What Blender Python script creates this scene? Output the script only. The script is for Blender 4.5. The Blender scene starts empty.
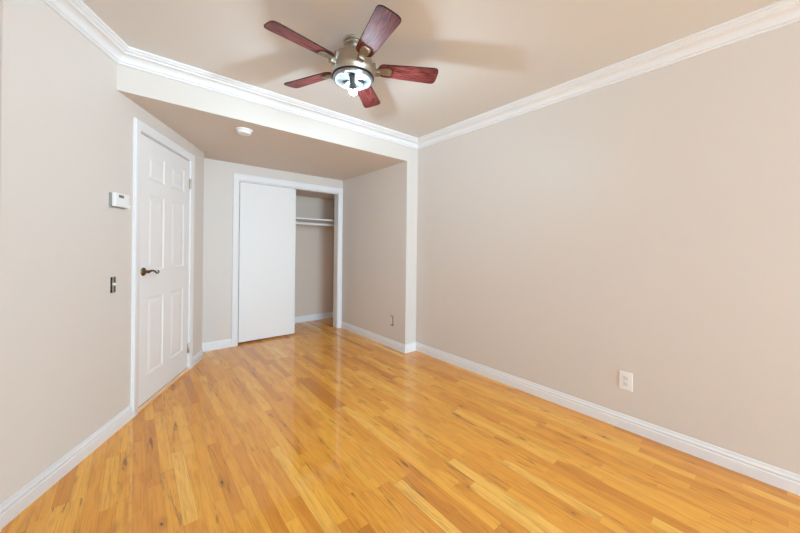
import bpy, bmesh, math
from mathutils import Vector, Matrix

C = bpy.context.scene.collection
sc = bpy.context.scene
PI = math.pi

# ------------------------------------------------------------------ camera
F_PX, YAW, HORIZON, ROLL = 315.83, 0.6979, 247.44, 0.011245
EYE = 1.22
cam = bpy.data.cameras.new('camera')
cam.sensor_width = 36.0
cam.lens = F_PX / 800 * 36.0
cam.shift_y = -(266.5 - HORIZON) / 800
cam.clip_start = 0.02
co = bpy.data.objects.new('camera', cam)
C.objects.link(co)
fw = Vector((math.sin(YAW), math.cos(YAW), 0))
rt = Vector((math.cos(YAW), -math.sin(YAW), 0))
up = Vector((0, 0, 1))
cr = rt * math.cos(ROLL) + up * math.sin(ROLL)
cu = up * math.cos(ROLL) - rt * math.sin(ROLL)
m = Matrix((cr, cu, -fw)).transposed().to_4x4()
m.translation = Vector((0, 0, EYE))
co.matrix_world = m
sc.camera = co

# ------------------------------------------------------------------ view, world, daylight
sc.view_settings.view_transform = 'Standard'
sc.view_settings.look = 'None'
sc.view_settings.gamma = 1
sc.view_settings.use_curve_mapping = False
sc.view_settings.exposure = 0.0
sc.cycles.max_bounces = 24
sc.cycles.diffuse_bounces = 16
BULB = 1200.0
WINDOW_FILL_POWER = 470.0
world = bpy.data.worlds.new('world')
sc.world = world
world.use_nodes = True
world.node_tree.nodes['Background'].inputs['Color'].default_value = (0.60, 0.82, 1.0, 1)
world.node_tree.nodes['Background'].inputs['Strength'].default_value = 1.0

YB = -5.60            # rear wall, behind the camera
HC = 2.48             # ceiling height
XL, XR = -0.43, 2.572  # near left wall, right wall
YS = 2.752            # face of the dropped soffit
HS = 2.22             # underside of the soffit
XA = 2.402            # right side of the alcove
YC = 4.225            # closet front wall
la = bpy.data.lights.new('daylight_fill', 'AREA')
la.shape = 'RECTANGLE'
la.size, la.size_y = 2.6, 1.75
la.energy = WINDOW_FILL_POWER
la.color = (0.565, 0.805, 0.985)
lo = bpy.data.objects.new('daylight_fill', la)
C.objects.link(lo)
lo.location = (1.07, YB - 0.3, 1.39)
lo.rotation_euler = (PI / 2, 0, 0)     # added fill light, faces +y through the assumed window
LA = 0.4954           # angle of the slanted left wall against the right wall
A = Vector((XL, 2.14, 0))


# ------------------------------------------------------------------ helpers
def lin(r, g, b):
    f = lambda c: c / 12.92 if c <= 0.04045 else ((c + 0.055) / 1.055) ** 2.4
    return (f(r / 255), f(g / 255), f(b / 255), 1)


class MB:
    """collects shapes; build() links them as one mesh object"""
    def __init__(self):
        self.bm = bmesh.new()

    def box(self, lo, hi, bevel=0.0, seg=2, mat=None):
        r = bmesh.ops.create_cube(self.bm, size=1)
        vs = r['verts']
        lo, hi = Vector(lo), Vector(hi)
        for v in vs:
            v.co = Vector([lo[i] + (v.co[i] + .5) * (hi[i] - lo[i]) for i in range(3)])
        if bevel:
            es = {e for v in vs for e in v.link_edges}
            rb = bmesh.ops.bevel(self.bm, geom=list(es), offset=bevel, segments=seg, affect='EDGES', profile=.5)
            vs = list({v for f in rb['faces'] for v in f.verts} | {v for v in vs if v.is_valid})
        if mat is not None:
            bmesh.ops.transform(self.bm, matrix=mat, verts=vs)
        return self

    def lathe(self, prof, seg=40, mat=None, cap=True):
        rings = []
        new = []
        for r, z in prof:
            if r < 1e-6:
                v = self.bm.verts.new((0, 0, z)); rings.append([v]); new.append(v)
            else:
                ring = [self.bm.verts.new((r * math.cos(2 * PI * k / seg), r * math.sin(2 * PI * k / seg), z)) for k in range(seg)]
                rings.append(ring); new += ring
        for a, b in zip(rings, rings[1:]):
            for k in range(seg):
                k2 = (k + 1) % seg
                if len(a) == 1 and len(b) == 1: continue
                if len(a) == 1: self.bm.faces.new((a[0], b[k], b[k2]))
                elif len(b) == 1: self.bm.faces.new((a[k], b[0], a[k2]))
                else: self.bm.faces.new((a[k], b[k], b[k2], a[k2]))
        if cap:
            for ring in (rings[0], rings[-1]):
                if len(ring) > 1: self.bm.faces.new(ring)
        if mat is not None:
            bmesh.ops.transform(self.bm, matrix=mat, verts=new)
        return self

    def tube(self, pts, radii, seg=12):
        pts = [Vector(p) for p in pts]
        if not isinstance(radii, (list, tuple)): radii = [radii] * len(pts)
        rings = []
        ref = None
        for i, p in enumerate(pts):
            t = (pts[min(i + 1, len(pts) - 1)] - pts[max(i - 1, 0)]).normalized()
            if ref is None:
                ref = t.orthogonal().normalized()
            ref = (ref - t * ref.dot(t)).normalized()
            b = t.cross(ref)
            rings.append([self.bm.verts.new(p + radii[i] * (ref * math.cos(2 * PI * k / seg) + b * math.sin(2 * PI * k / seg))) for k in range(seg)])
        for a, b in zip(rings, rings[1:]):
            for k in range(seg):
                self.bm.faces.new((a[k], a[(k + 1) % seg], b[(k + 1) % seg], b[k]))
        self.bm.faces.new(rings[0]); self.bm.faces.new(rings[-1])
        return self

    def sweep(self, prof, path, normal, closed=False):
        """profile (a, b): a to the left of the path within its plane, b along normal; mitred corners"""
        N = Vector(normal).normalized()
        path = [Vector(p) for p in path]
        n = len(path)
        rings = []
        for i, p in enumerate(path):
            d0 = (p - path[i - 1]).normalized() if (i > 0 or closed) else None
            d1 = (path[(i + 1) % n] - p).normalized() if (i < n - 1 or closed) else None
            if d0 is None: mv = N.cross(d1)
            elif d1 is None: mv = N.cross(d0)
            else:
                l0, l1 = N.cross(d0), N.cross(d1)
                mv = (l0 + l1).normalized()
                mv = mv / max(mv.dot(l0), .2)
            rings.append([self.bm.verts.new(p + mv * a + N * b) for a, b in prof])
        k = len(prof)
        for i in range(n if closed else n - 1):
            a, b = rings[i], rings[(i + 1) % n]
            for j in range(k):
                self.bm.faces.new((a[j], a[(j + 1) % k], b[(j + 1) % k], b[j]))
        if not closed:
            self.bm.faces.new(rings[0]); self.bm.faces.new(rings[-1])
        return self

    def prism(self, poly, z0, z1, bevel=0.0, mat=None):
        lo = [self.bm.verts.new((x, y, z0)) for x, y in poly]
        hi = [self.bm.verts.new((x, y, z1)) for x, y in poly]
        n = len(poly)
        fs = [self.bm.faces.new(lo), self.bm.faces.new(hi)]
        for i in range(n):
            fs.append(self.bm.faces.new((lo[i], lo[(i + 1) % n], hi[(i + 1) % n], hi[i])))
        vs = lo + hi
        if bevel:
            es = list(fs[0].edges) + list(fs[1].edges)
            rb = bmesh.ops.bevel(self.bm, geom=es, offset=bevel, segments=2, affect='EDGES', profile=.5)
            vs = list({v for f in rb['faces'] for v in f.verts} | {v for v in vs if v.is_valid})
        if mat is not None:
            bmesh.ops.transform(self.bm, matrix=mat, verts=vs)
        return self

    def grid_wall(self, us, vs, holes, t):
        """wall in local x (us) and z (vs), front at y=0, back at y=t; holes = (u0,u1,v0,v1) cut right through"""
        us = sorted(set(us) | {h[0] for h in holes} | {h[1] for h in holes})
        vs = sorted(set(vs) | {h[2] for h in holes} | {h[3] for h in holes})
        cache = {}
        def V(u, y, v):
            k = (round(u, 5), y, round(v, 5))
            if k not in cache: cache[k] = self.bm.verts.new((u, y, v))
            return cache[k]
        def solid(i, j):
            if not (0 <= i < len(us) - 1 and 0 <= j < len(vs) - 1): return False
            cu_, cv = (us[i] + us[i + 1]) / 2, (vs[j] + vs[j + 1]) / 2
            return not any(h[0] < cu_ < h[1] and h[2] < cv < h[3] for h in holes)
        for i in range(len(us) - 1):
            for j in range(len(vs) - 1):
                if not solid(i, j): continue
                u0, u1, v0, v1 = us[i], us[i + 1], vs[j], vs[j + 1]
                self.bm.faces.new((V(u0, 0, v0), V(u1, 0, v0), V(u1, 0, v1), V(u0, 0, v1)))
                self.bm.faces.new((V(u0, t, v0), V(u0, t, v1), V(u1, t, v1), V(u1, t, v0)))
                for di, dj, e in ((-1, 0, ((u0, v0), (u0, v1))), (1, 0, ((u1, v1), (u1, v0))), (0, -1, ((u1, v0), (u0, v0))), (0, 1, ((u0, v1), (u1, v1)))):
                    if not solid(i + di, j + dj):
                        (a, b), (c, d) = e
                        self.bm.faces.new((V(a, 0, b), V(c, 0, d), V(c, t, d), V(a, t, b)))
        return self

    def build(self, name, material, parent=None, smooth=None, loc=None, rotz=None):
        bmesh.ops.recalc_face_normals(self.bm, faces=self.bm.faces)
        me = bpy.data.meshes.new(name)
        self.bm.to_mesh(me); self.bm.free()
        o = bpy.data.objects.new(name, me)
        me.materials.append(material)
        C.objects.link(o)
        if smooth is not None:
            for p in me.polygons: p.use_smooth = True
            me.set_sharp_from_angle(angle=math.radians(smooth))
        if parent is not None: o.parent = parent
        if loc is not None: o.location = loc
        if rotz is not None: o.rotation_euler = (0, 0, rotz)
        return o


def tag(o, label, cat, kind=None, group=None):
    o['label'] = label; o['category'] = cat
    if kind: o['kind'] = kind
    if group: o['group'] = group
    return o


def thing(name, label, cat, loc=(0, 0, 0), rotz=0.0, kind=None):
    o = bpy.data.objects.new(name, None)
    o.empty_display_size = .1
    C.objects.link(o)
    o.location = loc; o.rotation_euler = (0, 0, rotz)
    return tag(o, label, cat, kind)


# ------------------------------------------------------------------ materials
def base_mat(name, color, rough=.5, metal=0.0, coat=0.0, coat_rough=.1, spec=.5, emit=None, strength=0.0):
    mt = bpy.data.materials.new(name)
    mt.use_nodes = True
    b = mt.node_tree.nodes['Principled BSDF']
    b.inputs['Base Color'].default_value = color
    b.inputs['Roughness'].default_value = rough
    b.inputs['Metallic'].default_value = metal
    b.inputs['Coat Weight'].default_value = coat
    b.inputs['Coat Roughness'].default_value = coat_rough
    b.inputs['Specular IOR Level'].default_value = spec
    if emit:
        b.inputs['Emission Color'].default_value = emit
        b.inputs['Emission Strength'].default_value = strength
    return mt


class NT:
    def __init__(self, mt):
        self.t = mt.node_tree; self.b = self.t.nodes['Principled BSDF']
    def new(self, typ, **kw):
        n = self.t.nodes.new(typ)
        for k, v in kw.items(): setattr(n, k, v)
        return n
    def link(self, a, b): self.t.links.new(a, b)
    def put(self, sock, v):
        if hasattr(v, 'links'): self.link(v, sock)
        else: sock.default_value = v
    def math(self, op, a, b=0.0, c=0.0, clamp=False):
        n = self.new('ShaderNodeMath', operation=op, use_clamp=clamp)
        self.put(n.inputs[0], a); self.put(n.inputs[1], b); self.put(n.inputs[2], c)
        return n.outputs[0]
    def xyz(self, x, y, z):
        n = self.new('ShaderNodeCombineXYZ')
        for i, v in enumerate((x, y, z)): self.put(n.inputs[i], v)
        return n.outputs[0]
    def noise(self, vec, scale=1.0, detail=2.0, rough=.5, dist=0.0):
        n = self.new('ShaderNodeTexNoise')
        self.link(vec, n.inputs['Vector'])
        n.inputs['Scale'].default_value = scale; n.inputs['Detail'].default_value = detail
        n.inputs['Roughness'].default_value = rough; n.inputs['Distortion'].default_value = dist
        return n.outputs['Fac']
    def white(self, vec):
        n = self.new('ShaderNodeTexWhiteNoise', noise_dimensions='3D')
        self.link(vec, n.inputs['Vector'])
        return n.outputs['Value']
    def ramp(self, fac, stops, interp='LINEAR'):
        n = self.new('ShaderNodeValToRGB')
        cr_ = n.color_ramp; cr_.interpolation = interp
        while len(cr_.elements) < len(stops): cr_.elements.new(.5)
        for e, (p, c) in zip(cr_.elements, stops):
            e.position = p; e.color = c
        self.link(fac, n.inputs[0])
        return n.outputs[0]
    def mix(self, fac, a, b, blend='MIX'):
        n = self.new('ShaderNodeMix', data_type='RGBA', blend_type=blend)
        self.put(n.inputs[0], fac); self.put(n.inputs[6], a); self.put(n.inputs[7], b)
        return n.outputs[2]
    def smooth(self, v, lo, hi):
        n = self.new('ShaderNodeMapRange', interpolation_type='SMOOTHSTEP')
        self.put(n.inputs[0], v); n.inputs[1].default_value = lo; n.inputs[2].default_value = hi
        return n.outputs[0]
    def bump(self, h, strength, dist):
        n = self.new('ShaderNodeBump')
        n.inputs['Strength'].default_value = strength; n.inputs['Distance'].default_value = dist
        self.link(h, n.inputs['Height']); self.link(n.outputs[0], self.b.inputs['Normal'])
    def obj(self):
        return self.new('ShaderNodeTexCoord').outputs['Object']


def paint(name, color, rough, amp, scale, spec=.3):
    mt = base_mat(name, color, rough, spec=spec)
    nt = NT(mt)
    nt.bump(nt.noise(nt.obj(), scale, 3), amp, .001)
    return mt


CLOSETW = paint('closet_light_tint_paint', (0.70, 0.60, 0.52, 1), .5, .25, 160)  # wall paint tinted warmer to offset the bluish light inside the closet
WALL = paint('beige_wall_paint', (0.695, 0.652, 0.612, 1), .42, .25, 160)
SOFFIT = paint('beige_soffit_paint', (0.69, 0.645, 0.60, 1), .7, .25, 160)
CEIL = paint('beige_ceiling_paint', (0.745, 0.74, 0.725, 1), .7, .25, 160)
TRIM = paint('white_trim_paint', (0.81, 0.83, 0.855, 1), .35, .05, 60)
DOORW = paint('white_door_paint', (0.83, 0.835, 0.84, 1), .38, .06, 60)
PLASTIC = base_mat('white_plastic', (0.85, 0.86, 0.87, 1), .35)
GREYP = base_mat('grey_plastic', (0.30, 0.30, 0.29, 1), .5)
DARK = base_mat('dark_box_interior', (0.012, 0.011, 0.010, 1), .8)
SCREEN = base_mat('grey_display', (0.20, 0.21, 0.20, 1), .2)
BRONZE = base_mat('antique_brass', (0.20, 0.145, 0.08, 1), .25, metal=1.0)
HINGE = base_mat('brushed_hinge_metal', (0.62, 0.58, 0.50, 1), .35, metal=1.0)
BLADE_EDGE = base_mat('black_blade_edge', (0.02, 0.012, 0.012, 1), .4)
RING = base_mat('dark_bronze_ring', (0.05, 0.045, 0.05, 1), .35, metal=.6)
PAN = base_mat('mirrored_light_pan', (0.36, 0.38, 0.40, 1), .34, metal=1.0)
nt_ = NT(PAN)
nt_.bump(nt_.noise(nt_.obj(), 26, 1), .8, .008)
SOCKET = base_mat('grey_socket', (0.075, 0.08, 0.09, 1), .6)
GLOW = base_mat('lit_bulb', (1, 1, 1, 1), .4, emit=(0.63, 0.85, 1.0, 1), strength=BULB)
THRESH = base_mat('pale_wood_threshold', (0.86, 0.62, 0.40, 1), .3)


def brushed():
    mt = base_mat('brushed_nickel', (0.54, 0.49, 0.415, 1), .30, metal=1.0)
    nt = NT(mt)
    o = nt.obj()
    sx = nt.new('ShaderNodeSeparateXYZ'); nt.link(o, sx.inputs[0])
    v = nt.noise(nt.xyz(nt.math('MULTIPLY', sx.outputs[0], 8), nt.math('MULTIPLY', sx.outputs[1], 8), nt.math('MULTIPLY', sx.outputs[2], 500)), 1, 2)
    nt.link(nt.math('MULTIPLY_ADD', v, .2, .28), nt.b.inputs['Roughness'])
    return mt
NICKEL = brushed()
BRACKET = base_mat('satin_nickel_bracket', (0.42, 0.375, 0.30, 1), .5, metal=1.0)


def blade_wood():
    mt = base_mat('mahogany_blade', (0.2, 0.05, 0.04, 1), .5, coat=.12, coat_rough=.45, spec=.3)
    nt = NT(mt)
    sx = nt.new('ShaderNodeSeparateXYZ'); nt.link(nt.obj(), sx.inputs[0])
    x, y = sx.outputs[0], sx.outputs[1]
    wob = nt.noise(nt.xyz(nt.math('MULTIPLY', x, 7), nt.math('MULTIPLY', y, 14), 0.0), 1, 2)
    g = nt.noise(nt.xyz(nt.math('MULTIPLY', x, 9), nt.math('ADD', nt.math('MULTIPLY', y, 150), nt.math('MULTIPLY', wob, 9)), 0.0), 1, 4, .6)
    col = nt.ramp(g, [(.32, lin(46, 13, 15)), (.48, lin(106, 40, 40)), (.68, lin(172, 92, 86))])
    nt.link(col, nt.b.inputs['Base Color'])
    return mt
MAHOG = blade_wood()


def floor_mat():
    mt = base_mat('honey_oak_strip_floor', (.5, .3, .1, 1), .4, coat=.8, coat_rough=.03, spec=.15)
    nt = NT(mt)
    sx = nt.new('ShaderNodeSeparateXYZ'); nt.link(nt.obj(), sx.inputs[0])
    x, y = sx.outputs[0], sx.outputs[1]
    W = .0572
    u = nt.math('DIVIDE', x, W)
    i = nt.math('FLOOR', u)
    r1 = nt.white(nt.xyz(i, 3.7, 1.3))
    r2 = nt.white(nt.xyz(i, 9.1, 5.9))
    ln = nt.math('MULTIPLY_ADD', r1, .45, .42)
    v = nt.math('ADD', nt.math('DIVIDE', y, ln), nt.math('MULTIPLY', r2, 17.0))
    j = nt.math('FLOOR', v)
    tone = nt.white(nt.xyz(i, j, 0.5))
    r3 = nt.white(nt.xyz(i, j, 7.5))
    r4 = nt.white(nt.xyz(i, j, 13.5))
    off = nt.math('MULTIPLY', r3, 40.0)
    # broad figure, flame grain and fine pores, each shifted plank by plank
    broad = nt.noise(nt.xyz(nt.math('ADD', nt.math('MULTIPLY', x, 22), off), nt.math('MULTIPLY', y, 3.2), nt.math('MULTIPLY', r4, 30)), 1, 3, .55, .6)
    wob = nt.noise(nt.xyz(nt.math('ADD', nt.math('MULTIPLY', x, 10), off), nt.math('MULTIPLY', y, 1.1), off), 1, 2)
    flame = nt.noise(nt.xyz(nt.math('MULTIPLY', wob, 20), nt.math('MULTIPLY', y, .8), off), 1, 3, .6)
    fine = nt.noise(nt.xyz(nt.math('MULTIPLY', x, 240), nt.math('MULTIPLY', y, 5), off), 1, 3, .6)
    base = nt.ramp(tone, [(0.0, lin(206, 134, 48)), (.08, lin(226, 152, 54)), (.35, lin(238, 166, 62)), (.65, lin(244, 176, 68)), (.9, lin(250, 186, 76)), (1.0, lin(254, 202, 100))])
    c = nt.mix(nt.math('MULTIPLY', nt.smooth(broad, .48, .78), .55), base, lin(196, 118, 36), 'MIX')
    c = nt.mix(nt.math('MULTIPLY', nt.smooth(flame, .50, .72), .42), c, lin(206, 130, 40))
    c = nt.mix(nt.math('MULTIPLY', nt.smooth(fine, .46, .70), .38), c, lin(164, 94, 32))
    # heart-wood streaks on a few planks
    st = nt.noise(nt.xyz(nt.math('ADD', nt.math('MULTIPLY', x, 45), off), nt.math('MULTIPLY', y, 4.0), off), 1, 3, .6, .8)
    sel = nt.smooth(nt.white(nt.xyz(i, j, 21.5)), .50, .58)
    c = nt.mix(nt.math('MULTIPLY', nt.math('MULTIPLY', nt.smooth(st, .55, .72), sel), .75), c, lin(112, 70, 40))
    # knots
    vo = nt.new('ShaderNodeTexVoronoi')
    nt.link(nt.xyz(nt.math('MULTIPLY', x, 7.5), nt.math('MULTIPLY', y, 3.4), 0.0), vo.inputs['Vector'])
    vo.inputs['Scale'].default_value = 1.0
    jig = nt.math('MULTIPLY', nt.math('SUBTRACT', nt.noise(nt.xyz(nt.math('MULTIPLY', x, 90), nt.math('MULTIPLY', y, 40), 0.0), 1, 2), .5), .10)
    d = nt.math('ADD', vo.outputs['Distance'], jig)
    sep = nt.new('ShaderNodeSeparateColor'); nt.link(vo.outputs['Color'], sep.inputs[0])
    ksel = nt.smooth(sep.outputs[0], .45, .55)
    halo = nt.math('MULTIPLY', nt.math('SUBTRACT', 1.0, nt.smooth(d, .05, .24)), ksel)
    core = nt.math('MULTIPLY', nt.math('SUBTRACT', 1.0, nt.smooth(d, .025, .06)), ksel)
    c = nt.mix(nt.math('MULTIPLY', halo, .35), c, lin(150, 88, 38))
    c = nt.mix(nt.math('MULTIPLY', core, .9), c, lin(58, 32, 20))
    # seams between the strips
    fu = nt.math('FRACT', u)
    eu = nt.math('MULTIPLY', nt.math('MINIMUM', fu, nt.math('SUBTRACT', 1.0, fu)), W)
    fv = nt.math('FRACT', v)
    ev = nt.math('MULTIPLY', nt.math('MINIMUM', fv, nt.math('SUBTRACT', 1.0, fv)), ln)
    seam = nt.math('SUBTRACT', 1.0, nt.smooth(nt.math('MINIMUM', eu, ev), .0002, .0013))
    c = nt.mix(nt.math('MULTIPLY', seam, .34), c, lin(110, 66, 30))
    nt.link(c, nt.b.inputs['Base Color'])
    hgt = nt.math('SUBTRACT', nt.math('MULTIPLY', nt.noise(nt.xyz(nt.math('MULTIPLY', x, 14), nt.math('MULTIPLY', y, 5), 0.0), 1, 2), .6), nt.math('MULTIPLY', seam, .3))
    nt.bump(hgt, .12, .0015)
    return mt
FLOOR = floor_mat()


def glass_mat():
    mt = bpy.data.materials.new('window_glass')
    mt.use_nodes = True
    t = mt.node_tree
    t.nodes.clear()
    out = t.nodes.new('ShaderNodeOutputMaterial'); mx = t.nodes.new('ShaderNodeMixShader')
    tr = t.nodes.new('ShaderNodeBsdfTransparent'); gl = t.nodes.new('ShaderNodeBsdfGlossy')
    gl.inputs['Roughness'].default_value = .02
    mx.inputs[0].default_value = .06
    t.links.new(tr.outputs[0], mx.inputs[1]); t.links.new(gl.outputs[0], mx.inputs[2]); t.links.new(mx.outputs[0], out.inputs[0])
    return mt
GLASS = glass_mat()

# ------------------------------------------------------------------ setting
RZ = PI / 2 - LA                                   # local x runs along the slanted left wall, local -y looks into the room
Ld = Vector((math.sin(LA), math.cos(LA), 0))
Ln = Vector((Ld.y, -Ld.x, 0))                      # into the room
S_END = 2.085
E_ = A + Ld * S_END
T = .12
A = A - Ld * .02
S_END += .02
XL = A.x
LEFT = Matrix.Translation(A) @ Matrix.Rotation(RZ, 4, 'Z')
D0, D1, DTOP = .965, 1.772, 2.040                  # door opening (jamb to jamb)
SW = (.676, .726, .908, 1.010)                     # bare switch opening
JB = .018                                          # jamb board thickness

o = MB().box((XL - .6, YB - .2, -.12), (XR + .3, 5.1, 0)).build('floor', FLOOR)
tag(o, 'glossy honey oak strip floor with dark knots', 'floor', 'structure')
o = MB().box((XL - .6, YB - .2, HC), (XR + .3, 5.1, HC + .1)).build('ceiling', CEIL)
tag(o, 'flat beige ceiling the fan hangs from', 'ceiling', 'structure')

o = MB().grid_wall([0, S_END], [0, HC], [(D0 - JB, D1 + JB, 0, DTOP + JB), SW], T).build('wall_left', WALL, loc=A, rotz=RZ)
tag(o, 'slanted beige wall around the six panel door', 'wall', 'structure')
o = MB().prism([(XL, YB), (XL, A.y), (XL - .075, A.y + .1), (XL - .12, A.y), (XL - .12, YB)], 0, HC).build('wall_near', WALL)
tag(o, 'beige wall running back from the slanted wall corner at the lower left', 'wall', 'structure')
o = MB().prism([(E_.x, E_.y), (E_.x, YC), (E_.x - .1, YC), (E_.x - .1, E_.y + .055)], 0, HS).build('wall_return', WALL)
tag(o, 'short beige wall return past the hinges of the door', 'wall', 'structure')
CX0, CX1, CTOP = .972, 2.325, 2.025                 # closet opening inside its jambs
o = MB().grid_wall([E_.x - .1, XA], [0, HS], [(CX0 - JB, CX1 + JB, 0, CTOP + JB)], .11).build('wall_closet', WALL, loc=(0, YC, 0))
tag(o, 'beige wall holding the closet opening', 'wall', 'structure')
# right side of the alcove with the bare outlet opening: local x runs toward the camera
HOLE = (YC - 3.034, YC - 2.974, .268, .388)
o = MB().grid_wall([0, YC - YS], [0, HS], [HOLE], XR - XA - .001).build('wall_alcove', WALL, loc=(XA, YC, 0), rotz=-PI / 2)
tag(o, 'beige right side wall of the alcove with a bare outlet opening', 'wall', 'structure')
o = MB().box((XR, YB, 0), (XR + T, YC, HC)).build('wall_right', WALL)
tag(o, 'long plain beige wall on the right', 'wall', 'structure')
sx0 = A + Ld * ((YS - A.y) / Ld.y) - Ln * .05
o = MB().prism([(sx0.x, YS), (XR, YS), (XR, YC + .11), (E_.x - .12, YC + .11), (E_.x - .05, E_.y + .03)], HS, HC).build('ceiling_soffit', SOFFIT)
tag(o, 'dropped beige soffit over the door and closet end', 'soffit', 'structure')
o = MB().grid_wall([XL - .12, XR + T], [0, HC], [(-.25, 2.40, .50, 2.28)], T).build('wall_rear', WALL, loc=(0, YB - T, 0))
tag(o, 'beige wall with an assumed wide window behind the viewer', 'wall', 'structure')
w = thing('added_window_1', 'assumed wide white framed window behind the viewer, added to light the room', 'window', (0, YB, 0), kind='structure')  # unseen window, added so soft light enters from behind
f = MB()
f.box((-.25, -.09, .50), (-.205, -.03, 2.28)).box((2.355, -.09, .50), (2.40, -.03, 2.28)).box((-.205, -.09, .50), (2.355, -.03, .545))
f.box((-.205, -.09, 2.235), (2.355, -.03, 2.28)).box((1.05, -.088, .545), (1.10, -.032, 2.235))
f.build('window_frame', TRIM, w)
MB().box((-.205, -.062, .545), (1.05, -.058, 2.235)).build('pane', GLASS, w)
MB().box((1.10, -.062, .545), (2.355, -.058, 2.235)).build('pane', GLASS, w)

# closet interior
CB, CXL, CXR = 4.92, .80, 2.62
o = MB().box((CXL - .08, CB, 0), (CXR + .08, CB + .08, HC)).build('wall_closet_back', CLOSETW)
tag(o, 'shaded beige back wall inside the closet', 'wall', 'structure')
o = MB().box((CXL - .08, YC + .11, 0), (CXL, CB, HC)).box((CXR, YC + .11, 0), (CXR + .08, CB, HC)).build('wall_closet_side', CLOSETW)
tag(o, 'beige side walls inside the closet', 'wall', 'structure')
o = MB().box((XR, YC, 0), (CXR + .08, YC + .11, HC)).build('wall_closet_corner', WALL)
tag(o, 'beige closet wall corner hidden beside the opening', 'wall', 'structure')

o = MB().box((CXL - .08, YC + .112, CTOP + .002), (CXR + .08, CB, CTOP + .05)).build('closet_shade_ceiling', CLOSETW)  # added low ceiling, makes the shadow band above the closet back wall
tag(o, 'low closet ceiling added to shade the top of the back wall', 'ceiling', 'structure')

# baseboards
BASE = [(0, 0), (.015, 0), (.015, .056), (.011, .060), (.011, .064), (.013, .068), (.013, .073), (.008, .079), (.0055, .088), (.0055, .094), (.003, .097), (0, .097)]
BASER = [(-a, b) for a, b in BASE]                  # room to the right of the path
CAS = .068
def P(s, d=0.0, z=0.0):
    q = A + Ld * s + Ln * d
    return Vector((q.x, q.y, z))
tag(MB().sweep(BASER, [(XL, YB, 0), (XL, A.y, 0), P(D0 - .004 - CAS)], (0, 0, 1)).build('baseboard_left', TRIM, smooth=35), 'white baseboard along the slanted wall left of the door', 'baseboard', 'structure')
tag(MB().sweep(BASER, [P(D1 + .004 + CAS), (E_.x, E_.y, 0), (E_.x, YC, 0), (CX0 - .004 - CAS, YC, 0)], (0, 0, 1)).build('baseboard_closet', TRIM, smooth=35), 'white baseboard between the panel door and the closet', 'baseboard', 'structure')
tag(MB().sweep(BASER, [(XA, YC - .02, 0), (XA, YS, 0), (XR, YS, 0), (XR, YB, 0)], (0, 0, 1)).build('baseboard_right', TRIM, smooth=35), 'white baseboard along the right wall stepping round the alcove corner', 'baseboard', 'structure')
tag(MB().sweep(BASER, [(CXL, YC + .12, 0), (CXL, CB, 0), (CXR, CB, 0), (CXR, YC + .12, 0)], (0, 0, 1)).build('baseboard_back', TRIM, smooth=35), 'white baseboard at the foot of the closet back wall', 'baseboard', 'structure')

# crown moulding round the raised ceiling
H0 = 2.388
CROWN = [(0, 0), (.010, 0), (.013, .004), (.013, .012), (.020, .014)]
for k in range(0, 9):
    a = k / 8 * PI / 2
    CROWN.append((.022 + .040 * (1 - math.cos(a)), .016 + .038 * math.sin(a)))
CROWN += [(.066, .055), (.068, .062), (.076, .066), (.084, .070), (.087, .076), (.096, .079), (.096, HC - H0), (0, HC - H0)]
CROWNR = [(-a, b) for a, b in CROWN]
ls = A + Ld * ((YS - A.y) / Ld.y)
tag(MB().sweep(CROWNR, [(XL, YB, H0), (XL, A.y, H0), (ls.x, YS, H0), (XR, YS, H0), (XR, YB, H0)], (0, 0, 1), closed=True).build('trim_1', TRIM, smooth=30),
    'white crown moulding round the top of the walls', 'crown moulding', 'structure')

# door casing and jamb on the slanted wall
CASP = [(0, 0), (0, .010), (.006, .013), (.012, .013), (.018, .016), (.050, .018), (.062, .018), (CAS, .014), (CAS, 0)]
CASPR = [(a, b) for a, b in CASP]
p = [P(D0 - .004, 0, 0), P(D0 - .004, 0, DTOP + .004), P(D1 + .004, 0, DTOP + .004), P(D1 + .004, 0, 0)]
tag(MB().sweep(CASPR, p, Ln).build('trim_2', TRIM, smooth=30), 'white casing around the six panel door', 'door casing', 'structure')
jm = MB()
jm.box((D0 - JB, .0, 0), (D0, T, DTOP + JB)).box((D1, .0, 0), (D1 + JB, T, DTOP + JB)).box((D0, .0, DTOP), (D1, T, DTOP + JB))
jm.box((D0, .040, 0), (D0 + .012, .07, DTOP)).box((D1 - .012, .040, 0), (D1, .07, DTOP)).box((D0 + .012, .040, DTOP - .012), (D1 - .012, .07, DTOP))
tag(jm.build('trim_3', TRIM, loc=A, rotz=RZ), 'white jamb lining behind the six panel door', 'door jamb', 'structure')
tag(MB().box((D0, -.016, 0), (D1, T, .027), .004).build('trim_4', THRESH, loc=A, rotz=RZ), 'pale wood threshold strip under the six panel door', 'threshold', 'structure')

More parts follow.
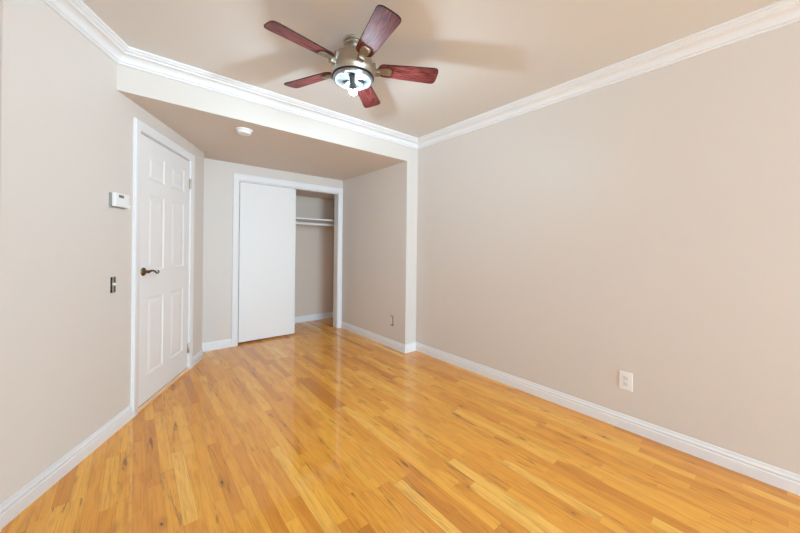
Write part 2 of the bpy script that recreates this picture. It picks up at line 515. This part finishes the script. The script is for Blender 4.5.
# ------------------------------------------------------------------ six panel door
door = thing('door_1', 'closed white six panel door with a brass lever in the slanted wall', 'door', A, RZ, 'structure')
L0, L1, B0, B1 = D0 + .003, D1 - .003, .034, DTOP - .010
PANELS = [(L0 + .110, L0 + .345, .225, .815), (L0 + .110, L0 + .345, 1.025, 1.605), (L0 + .110, L0 + .345, 1.715, 1.915),
          (L1 - .345, L1 - .110, .225, .815), (L1 - .345, L1 - .110, 1.025, 1.605), (L1 - .345, L1 - .110, 1.715, 1.915)]
MB().grid_wall([L0, L1], [B0, B1], PANELS, .036).build('door_slab', DOORW, door)
for (a, b, c, d) in PANELS:
    pm = MB()
    pc = [(0, 0), (.004, .002), (.010, .0055), (.017, .0065), (.024, .0065), (.046, .0025), (.05, .002)]   # inset, depth
    loops = [[pm.bm.verts.new((a + i, y, c + i)), pm.bm.verts.new((b - i, y, c + i)), pm.bm.verts.new((b - i, y, d - i)), pm.bm.verts.new((a + i, y, d - i))] for i, y in pc]
    for q, r in zip(loops, loops[1:]):
        for k in range(4):
            pm.bm.faces.new((q[k], q[(k + 1) % 4], r[(k + 1) % 4], r[k]))
    pm.bm.faces.new(loops[-1])
    bk = [pm.bm.verts.new((x, .034, z)) for x, z in ((a, c), (b, c), (b, d), (a, d))]
    for k in range(4):
        pm.bm.faces.new((loops[0][k], loops[0][(k + 1) % 4], bk[(k + 1) % 4], bk[k]))
    pm.bm.faces.new(bk)
    pm.build('panel', DOORW, door)
HX, HZ = L0 + .056, 1.018
hd = MB().lathe([(.031, 0), (.031, .004), (.027, .009), (.017, .013), (.012, .016), (.012, .040), (.0, .042)], 28,
           Matrix.Translation((HX, 0, HZ)) @ Matrix.Rotation(PI / 2, 4, 'X')).build('door_handle', BRONZE, door, smooth=40)
pts, rad = [], []
for k in range(15):
    t_ = k / 14
    pts.append((HX - .006 + .128 * t_, -.040 - .004 * math.sin(t_ * PI), HZ + .006 * math.sin(t_ * 2 * PI * .9) - (.020 * max(0, t_ - .55) / .45 if t_ < .9 else .0156)))
    rad.append(.0095 - .0040 * t_)
for k in range(1, 7):                                # small scroll at the tip
    a = -PI / 2 + k / 6 * PI * 1.1
    pts.append((pts[14][0] + .009 * math.cos(a), -.040, pts[14][2] + .009 + .009 * math.sin(a)))
    rad.append(.005)
MB().tube(pts, rad, 10).build('lever', BRONZE, hd, smooth=60)
for hz in (1.815, .215):
    h = MB()
    h.lathe([(.0, -.052), (.004, -.050), (.0065, -.046), (.0065, .046), (.004, .050), (0, .052)], 14, Matrix.Translation((D1 + .001, -.0085, hz)))
    h.box((D1 - .014, -.0022, hz - .044), (D1 - .004, .001, hz + .044)).box((D1 + .0005, -.0022, hz - .044), (D1 + .004, .001, hz + .044))
    h.build('hinge', HINGE, door, smooth=40)

# ------------------------------------------------------------------ closet front
p = [(CX0 - .004, YC, 0), (CX0 - .004, YC, CTOP + .004), (CX1 + .004, YC, CTOP + .004), (CX1 + .004, YC, 0)]
tag(MB().sweep(CASPR, p, (0, -1, 0)).build('trim_5', TRIM, smooth=30), 'white casing around the closet opening', 'door casing', 'structure')
jm = MB()
jm.box((CX0 - JB, YC, 0), (CX0, YC + .115, CTOP + JB)).box((CX1, YC, 0), (CX1 + JB, YC + .115, CTOP + JB)).box((CX0, YC, CTOP), (CX1, YC + .115, CTOP + JB))
jm.box((CX0, YC + .022, CTOP - .012), (CX1, YC + .105, CTOP))
tag(jm.build('trim_6', TRIM), 'white jamb lining and sliding track of the closet opening', 'door jamb', 'structure')
d2 = thing('door_2', 'plain white sliding closet door nearer the room, closing the left half', 'door', (CX0, YC + .026, 0), kind='structure')
MB().box((.012, 0, .024), (.676, .030, 2.008), .002).build('door_slab', DOORW, d2)
d3 = thing('door_3', 'plain white sliding closet door pushed behind the nearer one, only its edge showing', 'door', (CX0, YC + .066, 0), kind='structure')
MB().box((.030, 0, .014), (.733, .030, 2.008), .002).build('door_slab', DOORW, d3)
MB().lathe([(.011, 0), (.011, .0012), (.008, .002), (.0, .0015)], 18, Matrix.Translation((.708, 0, .938)) @ Matrix.Rotation(PI / 2, 4, 'X')).build('finger_pull', PLASTIC, d3, smooth=40)

# closet shelf
sh = thing('closet_shelf', 'white shelf across the inside of the closet', 'shelf', (0, CB, 1.618))
MB().box((CXL, -.48, 0), (CXR, 0, .020), .002).build('shelf_board', TRIM, sh)
MB().box((CXL, -.019, -.052), (CXR, 0, -.001), .002).build('shelf_cleat', TRIM, sh)

rod = thing('closet_rod', 'white hanging rod just below the closet shelf', 'closet rod', (CXL, CB - .31, 1.566))
MB().tube([(0, 0, 0), (CXR - CXL, 0, 0)], .0195, 20).build('pole', TRIM, rod, smooth=40)
for x in (.0, CXR - CXL - .012):
    MB().lathe([(.032, 0), (.032, .006), (.026, .012), (.0205, .012)], 24, Matrix.Translation((x if x == 0 else x + .012, 0, 0)) @ Matrix.Rotation(PI / 2 if x == 0 else -PI / 2, 4, 'Y')).build('rod_socket', TRIM, rod, smooth=40)

# ------------------------------------------------------------------ ceiling fan
FX, FY = 1.013, 1.672
fan = thing('ceiling_fan', 'five blade ceiling fan with reddish brown blades and nickel body under the ceiling', 'ceiling fan', (FX, FY, HC))
MB().lathe([(.064, 0), (.064, -.006), (.061, -.010), (.061, -.016), (.052, -.019), (.052, -.026), (.060, -.030), (.060, -.037), (.050, -.042)], 48).build('canopy', NICKEL, fan, smooth=35)
MB().lathe([(.042, -.042), (.041, -.056), (.047, -.064), (.056, -.072), (.104, -.100), (.110, -.103), (.110, -.107), (.107, -.109),
            (.112, -.113), (.119, -.140), (.131, -.172), (.135, -.186), (.134, -.200), (.128, -.214), (.124, -.222)], 64).build('motor_housing', NICKEL, fan, smooth=25)
MB().lathe([(.122, -.222), (.127, -.223), (.127, -.229), (.121, -.231)], 64).build('trim_ring', RING, fan, smooth=35)
pan = MB().lathe([(.121, -.231), (.121, -.240), (.117, -.246), (.108, -.247), (.104, -.243), (.090, -.236), (.0, -.233)], 64).build('light_pan', PAN, fan, smooth=35)
# three lamp holders on the pan; one carries the lit bulb
aim = math.atan2(-FY, -FX)
for k in range(3):
    a = aim - .15 + k * 2 * PI / 3
    off_ = .050 if k == 0 else .030
    tilt = Matrix.Translation((off_ * math.cos(a), off_ * math.sin(a), -.234)) @ Matrix.Rotation(a, 4, 'Z')
    if k == 0:
        q = tilt @ Matrix.Rotation(PI + .74, 4, 'Y') @ Matrix.Translation((0, 0, .004))
        MB().lathe([(.0165, -.004), (.0165, .026), (.0145, .028), (.0145, .034), (.0175, .040), (.0190, .056), (.0235, .072)], 24, q).build('lamp_holder', SOCKET, fan, smooth=35)
        bp = [(.0225, .0715), (.0245, .078), (.0250, .086), (.0230, .096), (.0175, .104), (.009, .109), (0, .110)]
        MB().lathe(bp, 24, q).build('light_bulb', GLOW, fan, smooth=60)
    else:
        q = tilt @ Matrix.Rotation(PI - 1.05, 4, 'Y') @ Matrix.Translation((0, 0, .0))
        MB().lathe([(.0145, .004), (.0145, .036), (.0105, .037), (.010, .020)], 20, q).build('lamp_holder', SOCKET, fan, smooth=35)

ZB, RB, PITCH = -.164, .530, math.radians(13)
def blade_outline():
    r0, r1, w0, w1 = .150, RB, .050, .066
    pts_ = []
    pts_.append((r0 + .012, -w0 + .010)); pts_.append((r0 + .030, -w0))
    for k in range(0, 9):
        x = r0 + .03 + (r1 - .035 - r0 - .03) * k / 8
        if k: pts_.append((x, -(w0 + (w1 - w0) * k / 8)))
    for k in range(1, 8):                            # blunt rounded tip
        a = -PI / 2 + PI * k / 8
        sx_, sy_ = math.copysign(abs(math.cos(a)) ** .7, math.cos(a)), math.copysign(abs(math.sin(a)) ** .55, math.sin(a))
        pts_.append((r1 - .035 + .035 * sx_, w1 * sy_))
    for k in range(8, -1, -1):
        x = r0 + .03 + (r1 - .035 - r0 - .03) * k / 8
        pts_.append((x, w0 + (w1 - w0) * k / 8))
    pts_.append((r0 + .012, w0 - .010))
    pts_.append((r0, .012)); pts_.append((r0, -.012))
    return pts_
OUT = blade_outline()
def inset(pts_, d):
    n = len(pts_); res = []
    for i in range(n):
        p0, p1, p2 = Vector(pts_[i - 1]), Vector(pts_[i]), Vector(pts_[(i + 1) % n])
        n0 = Vector((-(p1 - p0).y, (p1 - p0).x)).normalized(); n1 = Vector((-(p2 - p1).y, (p2 - p1).x)).normalized()
        mm = (n0 + n1).normalized(); mm /= max(mm.dot(n0), .5)
        res.append(tuple(p1 + mm * d))
    return res
for k in range(5):
    az = -.528 - k * 2 * PI / 5
    M = Matrix.Rotation(az, 4, 'Z') @ Matrix.Translation((0, 0, ZB)) @ Matrix.Rotation(-PITCH, 4, 'X')
    bl = bpy.data.objects.new('blade', None)
    mb = MB().prism(inset(OUT, .003), -.0035, .0035)
    bl = mb.build('blade', MAHOG, fan)
    bl.matrix_local = M
    eb = MB()
    oi = inset(OUT, .0028)
    r_ = [[eb.bm.verts.new((x, y, z)) for x, y in pp] for pp, z in ((oi, -.0032), (OUT, -.0026), (OUT, .0026), (oi, .0032))]
    n = len(OUT)
    for a_, b_ in zip(r_, r_[1:] + r_[:1]):
        for i in range(n):
            eb.bm.faces.new((a_[i], a_[(i + 1) % n], b_[(i + 1) % n], b_[i]))
    eb.build('edge_band', BLADE_EDGE, bl)
    br = MB()
    # arm from the motor and a shield shaped plate under the blade root
    br.prism([(.120, -.016), (.160, -.016), (.185, -.026), (.225, -.026), (.236, -.016), (.236, .016), (.225, .026), (.185, .026), (.160, .016), (.120, .016)], -.0125, -.004, .002)
    br.box((.105, -.019, -.034), (.165, .019, -.006), .006)
    br.box((.104, -.017, -.040), (.1375, .017, .040), .005)
    for sx_, sy_ in ((.212, -.017), (.212, .017), (.186, 0)):
        br.lathe([(.005, -.0125), (.0045, -.0150), (0, -.0157)], 10, Matrix.Translation((sx_, sy_, 0)))
    bo = br.build('blade_bracket', BRACKET, fan, smooth=30)
    bo.matrix_local = M

# ------------------------------------------------------------------ things on walls and ceiling
sd = thing('smoke_detector', 'round white smoke detector under the soffit near the panel door', 'smoke detector', (.715, 2.965, HS))
MB().lathe([(.066, 0), (.066, -.008), (.063, -.012), (.052, -.014)], 40).build('base_plate', PLASTIC, sd, smooth=35)
MB().lathe([(.053, -.013), (.054, -.022), (.050, -.032), (.042, -.037), (.030, -.037), (.026, -.034), (.0, -.034)], 40).build('cover', PLASTIC, sd, smooth=35)

th = thing('thermostat', 'white wall thermostat with small grey display left of the panel door', 'thermostat', P(.724, 0, 1.502), RZ)
MB().box((-.072, -.012, -.046), (.066, 0, .044), .002).build('back_plate', GREYP, th)
MB().box((-.066, -.034, -.040), (.072, -.012, .048), .004).build('cover', PLASTIC, th)
MB().box((-.036, -.0352, .018), (.012, -.0338, .036)).build('display', SCREEN, th)
MB().tube([(.070, -.02, -.010), (.085, -.024, -.018), (.094, -.022, -.036), (.086, -.014, -.046), (.098, -.008, -.034), (.118, -.006, -.020), (.150, -.006, -.018)], .0042, 8).build('cable', PLASTIC, th, smooth=60)
MB().box((.074, -.020, -.040), (.092, 0, -.004), .003).build('cable_clip', PLASTIC, th)

ls_ = thing('light_switch', 'bare light switch without its cover plate left of the door lever', 'light switch', P((SW[0] + SW[1]) / 2, 0, (SW[2] + SW[3]) / 2), RZ)
hw, hh = (SW[1] - SW[0]) / 2 - .0005, (SW[3] - SW[2]) / 2 - .0005
bx = MB()
bx.box((-hw, .001, -hh), (-hw + .002, .06, hh)).box((hw - .002, .001, -hh), (hw, .06, hh)).box((-hw + .002, .001, -hh), (hw - .002, .06, -hh + .002)).box((-hw + .002, .001, hh - .002), (hw - .002, .06, hh)).box((-hw, .06, -hh), (hw, .062, hh))
bx.build('wall_box', DARK, ls_)
MB().box((-.010, .004, -.034), (.010, .03, .034), .002).build('switch_body', DARK, ls_)
MB().box((-.0095, -.002, -hh - .001), (.0095, .0015, hh + .001), .0005).build('mounting_strap', HINGE, ls_)
MB().box((-.005, -.013, -.004), (.005, -.001, .012), .002).build('toggle', PLASTIC, ls_)

bo = thing('outlet_box', 'bare outlet opening with a dark gap low on the alcove wall', 'outlet box', (XA, YC - (HOLE[0] + HOLE[1]) / 2, (HOLE[2] + HOLE[3]) / 2), -PI / 2)
hw, hh = (HOLE[1] - HOLE[0]) / 2 - .0005, (HOLE[3] - HOLE[2]) / 2 - .0005
bx = MB()
bx.box((-hw, .001, -hh), (-hw + .002, .06, hh)).box((hw - .002, .001, -hh), (hw, .06, hh)).box((-hw + .002, .001, -hh), (hw - .002, .06, -hh + .002)).box((-hw + .002, .001, hh - .002), (hw - .002, .06, hh)).box((-hw, .06, -hh), (hw, .062, hh))
bx.build('wall_box', DARK, bo)
rc = MB().box((-.027, -.003, -.050), (.006, .028, .050), .003)
rc.build('receptacle', WALL, bo)

ol = thing('wall_outlet', 'white duplex outlet with cover plate low on the right wall', 'wall outlet', (XR, .653, .328), -PI / 2)
pl = MB().box((-.038, -.006, -.061), (.038, 0, .061), .003).build('cover_plate', PLASTIC, ol)
OUTF = base_mat('outlet_face', (0.74, 0.76, 0.78, 1), .35)
for z in (-.0205, .0205):
    r = MB().prism([(.0165 * math.cos(a) * 1.0, max(-.0135, min(.0135, .0172 * math.sin(a)))) for a in [2 * PI * k / 24 for k in range(24)]], 0, .0025, 0,
              Matrix.Translation((0, -.0058, z)) @ Matrix.Rotation(PI / 2, 4, 'X'))
    ro = r.build('receptacle', OUTF, ol)
    MB().box((-.0075, -.0087, z - .002), (-.0055, -.0082, z + .007)).box((.0055, -.0087, z - .002), (.0075, -.0082, z + .006)).box((-.002, -.0087, z - .010), (.002, -.0082, z - .006)).build('slots', GREYP, ro)
MB().lathe([(.003, 0), (.0025, .001), (0, .0012)], 12, Matrix.Translation((0, -.006, 0)) @ Matrix.Rotation(PI / 2, 4, 'X')).build('screw', HINGE, ol)
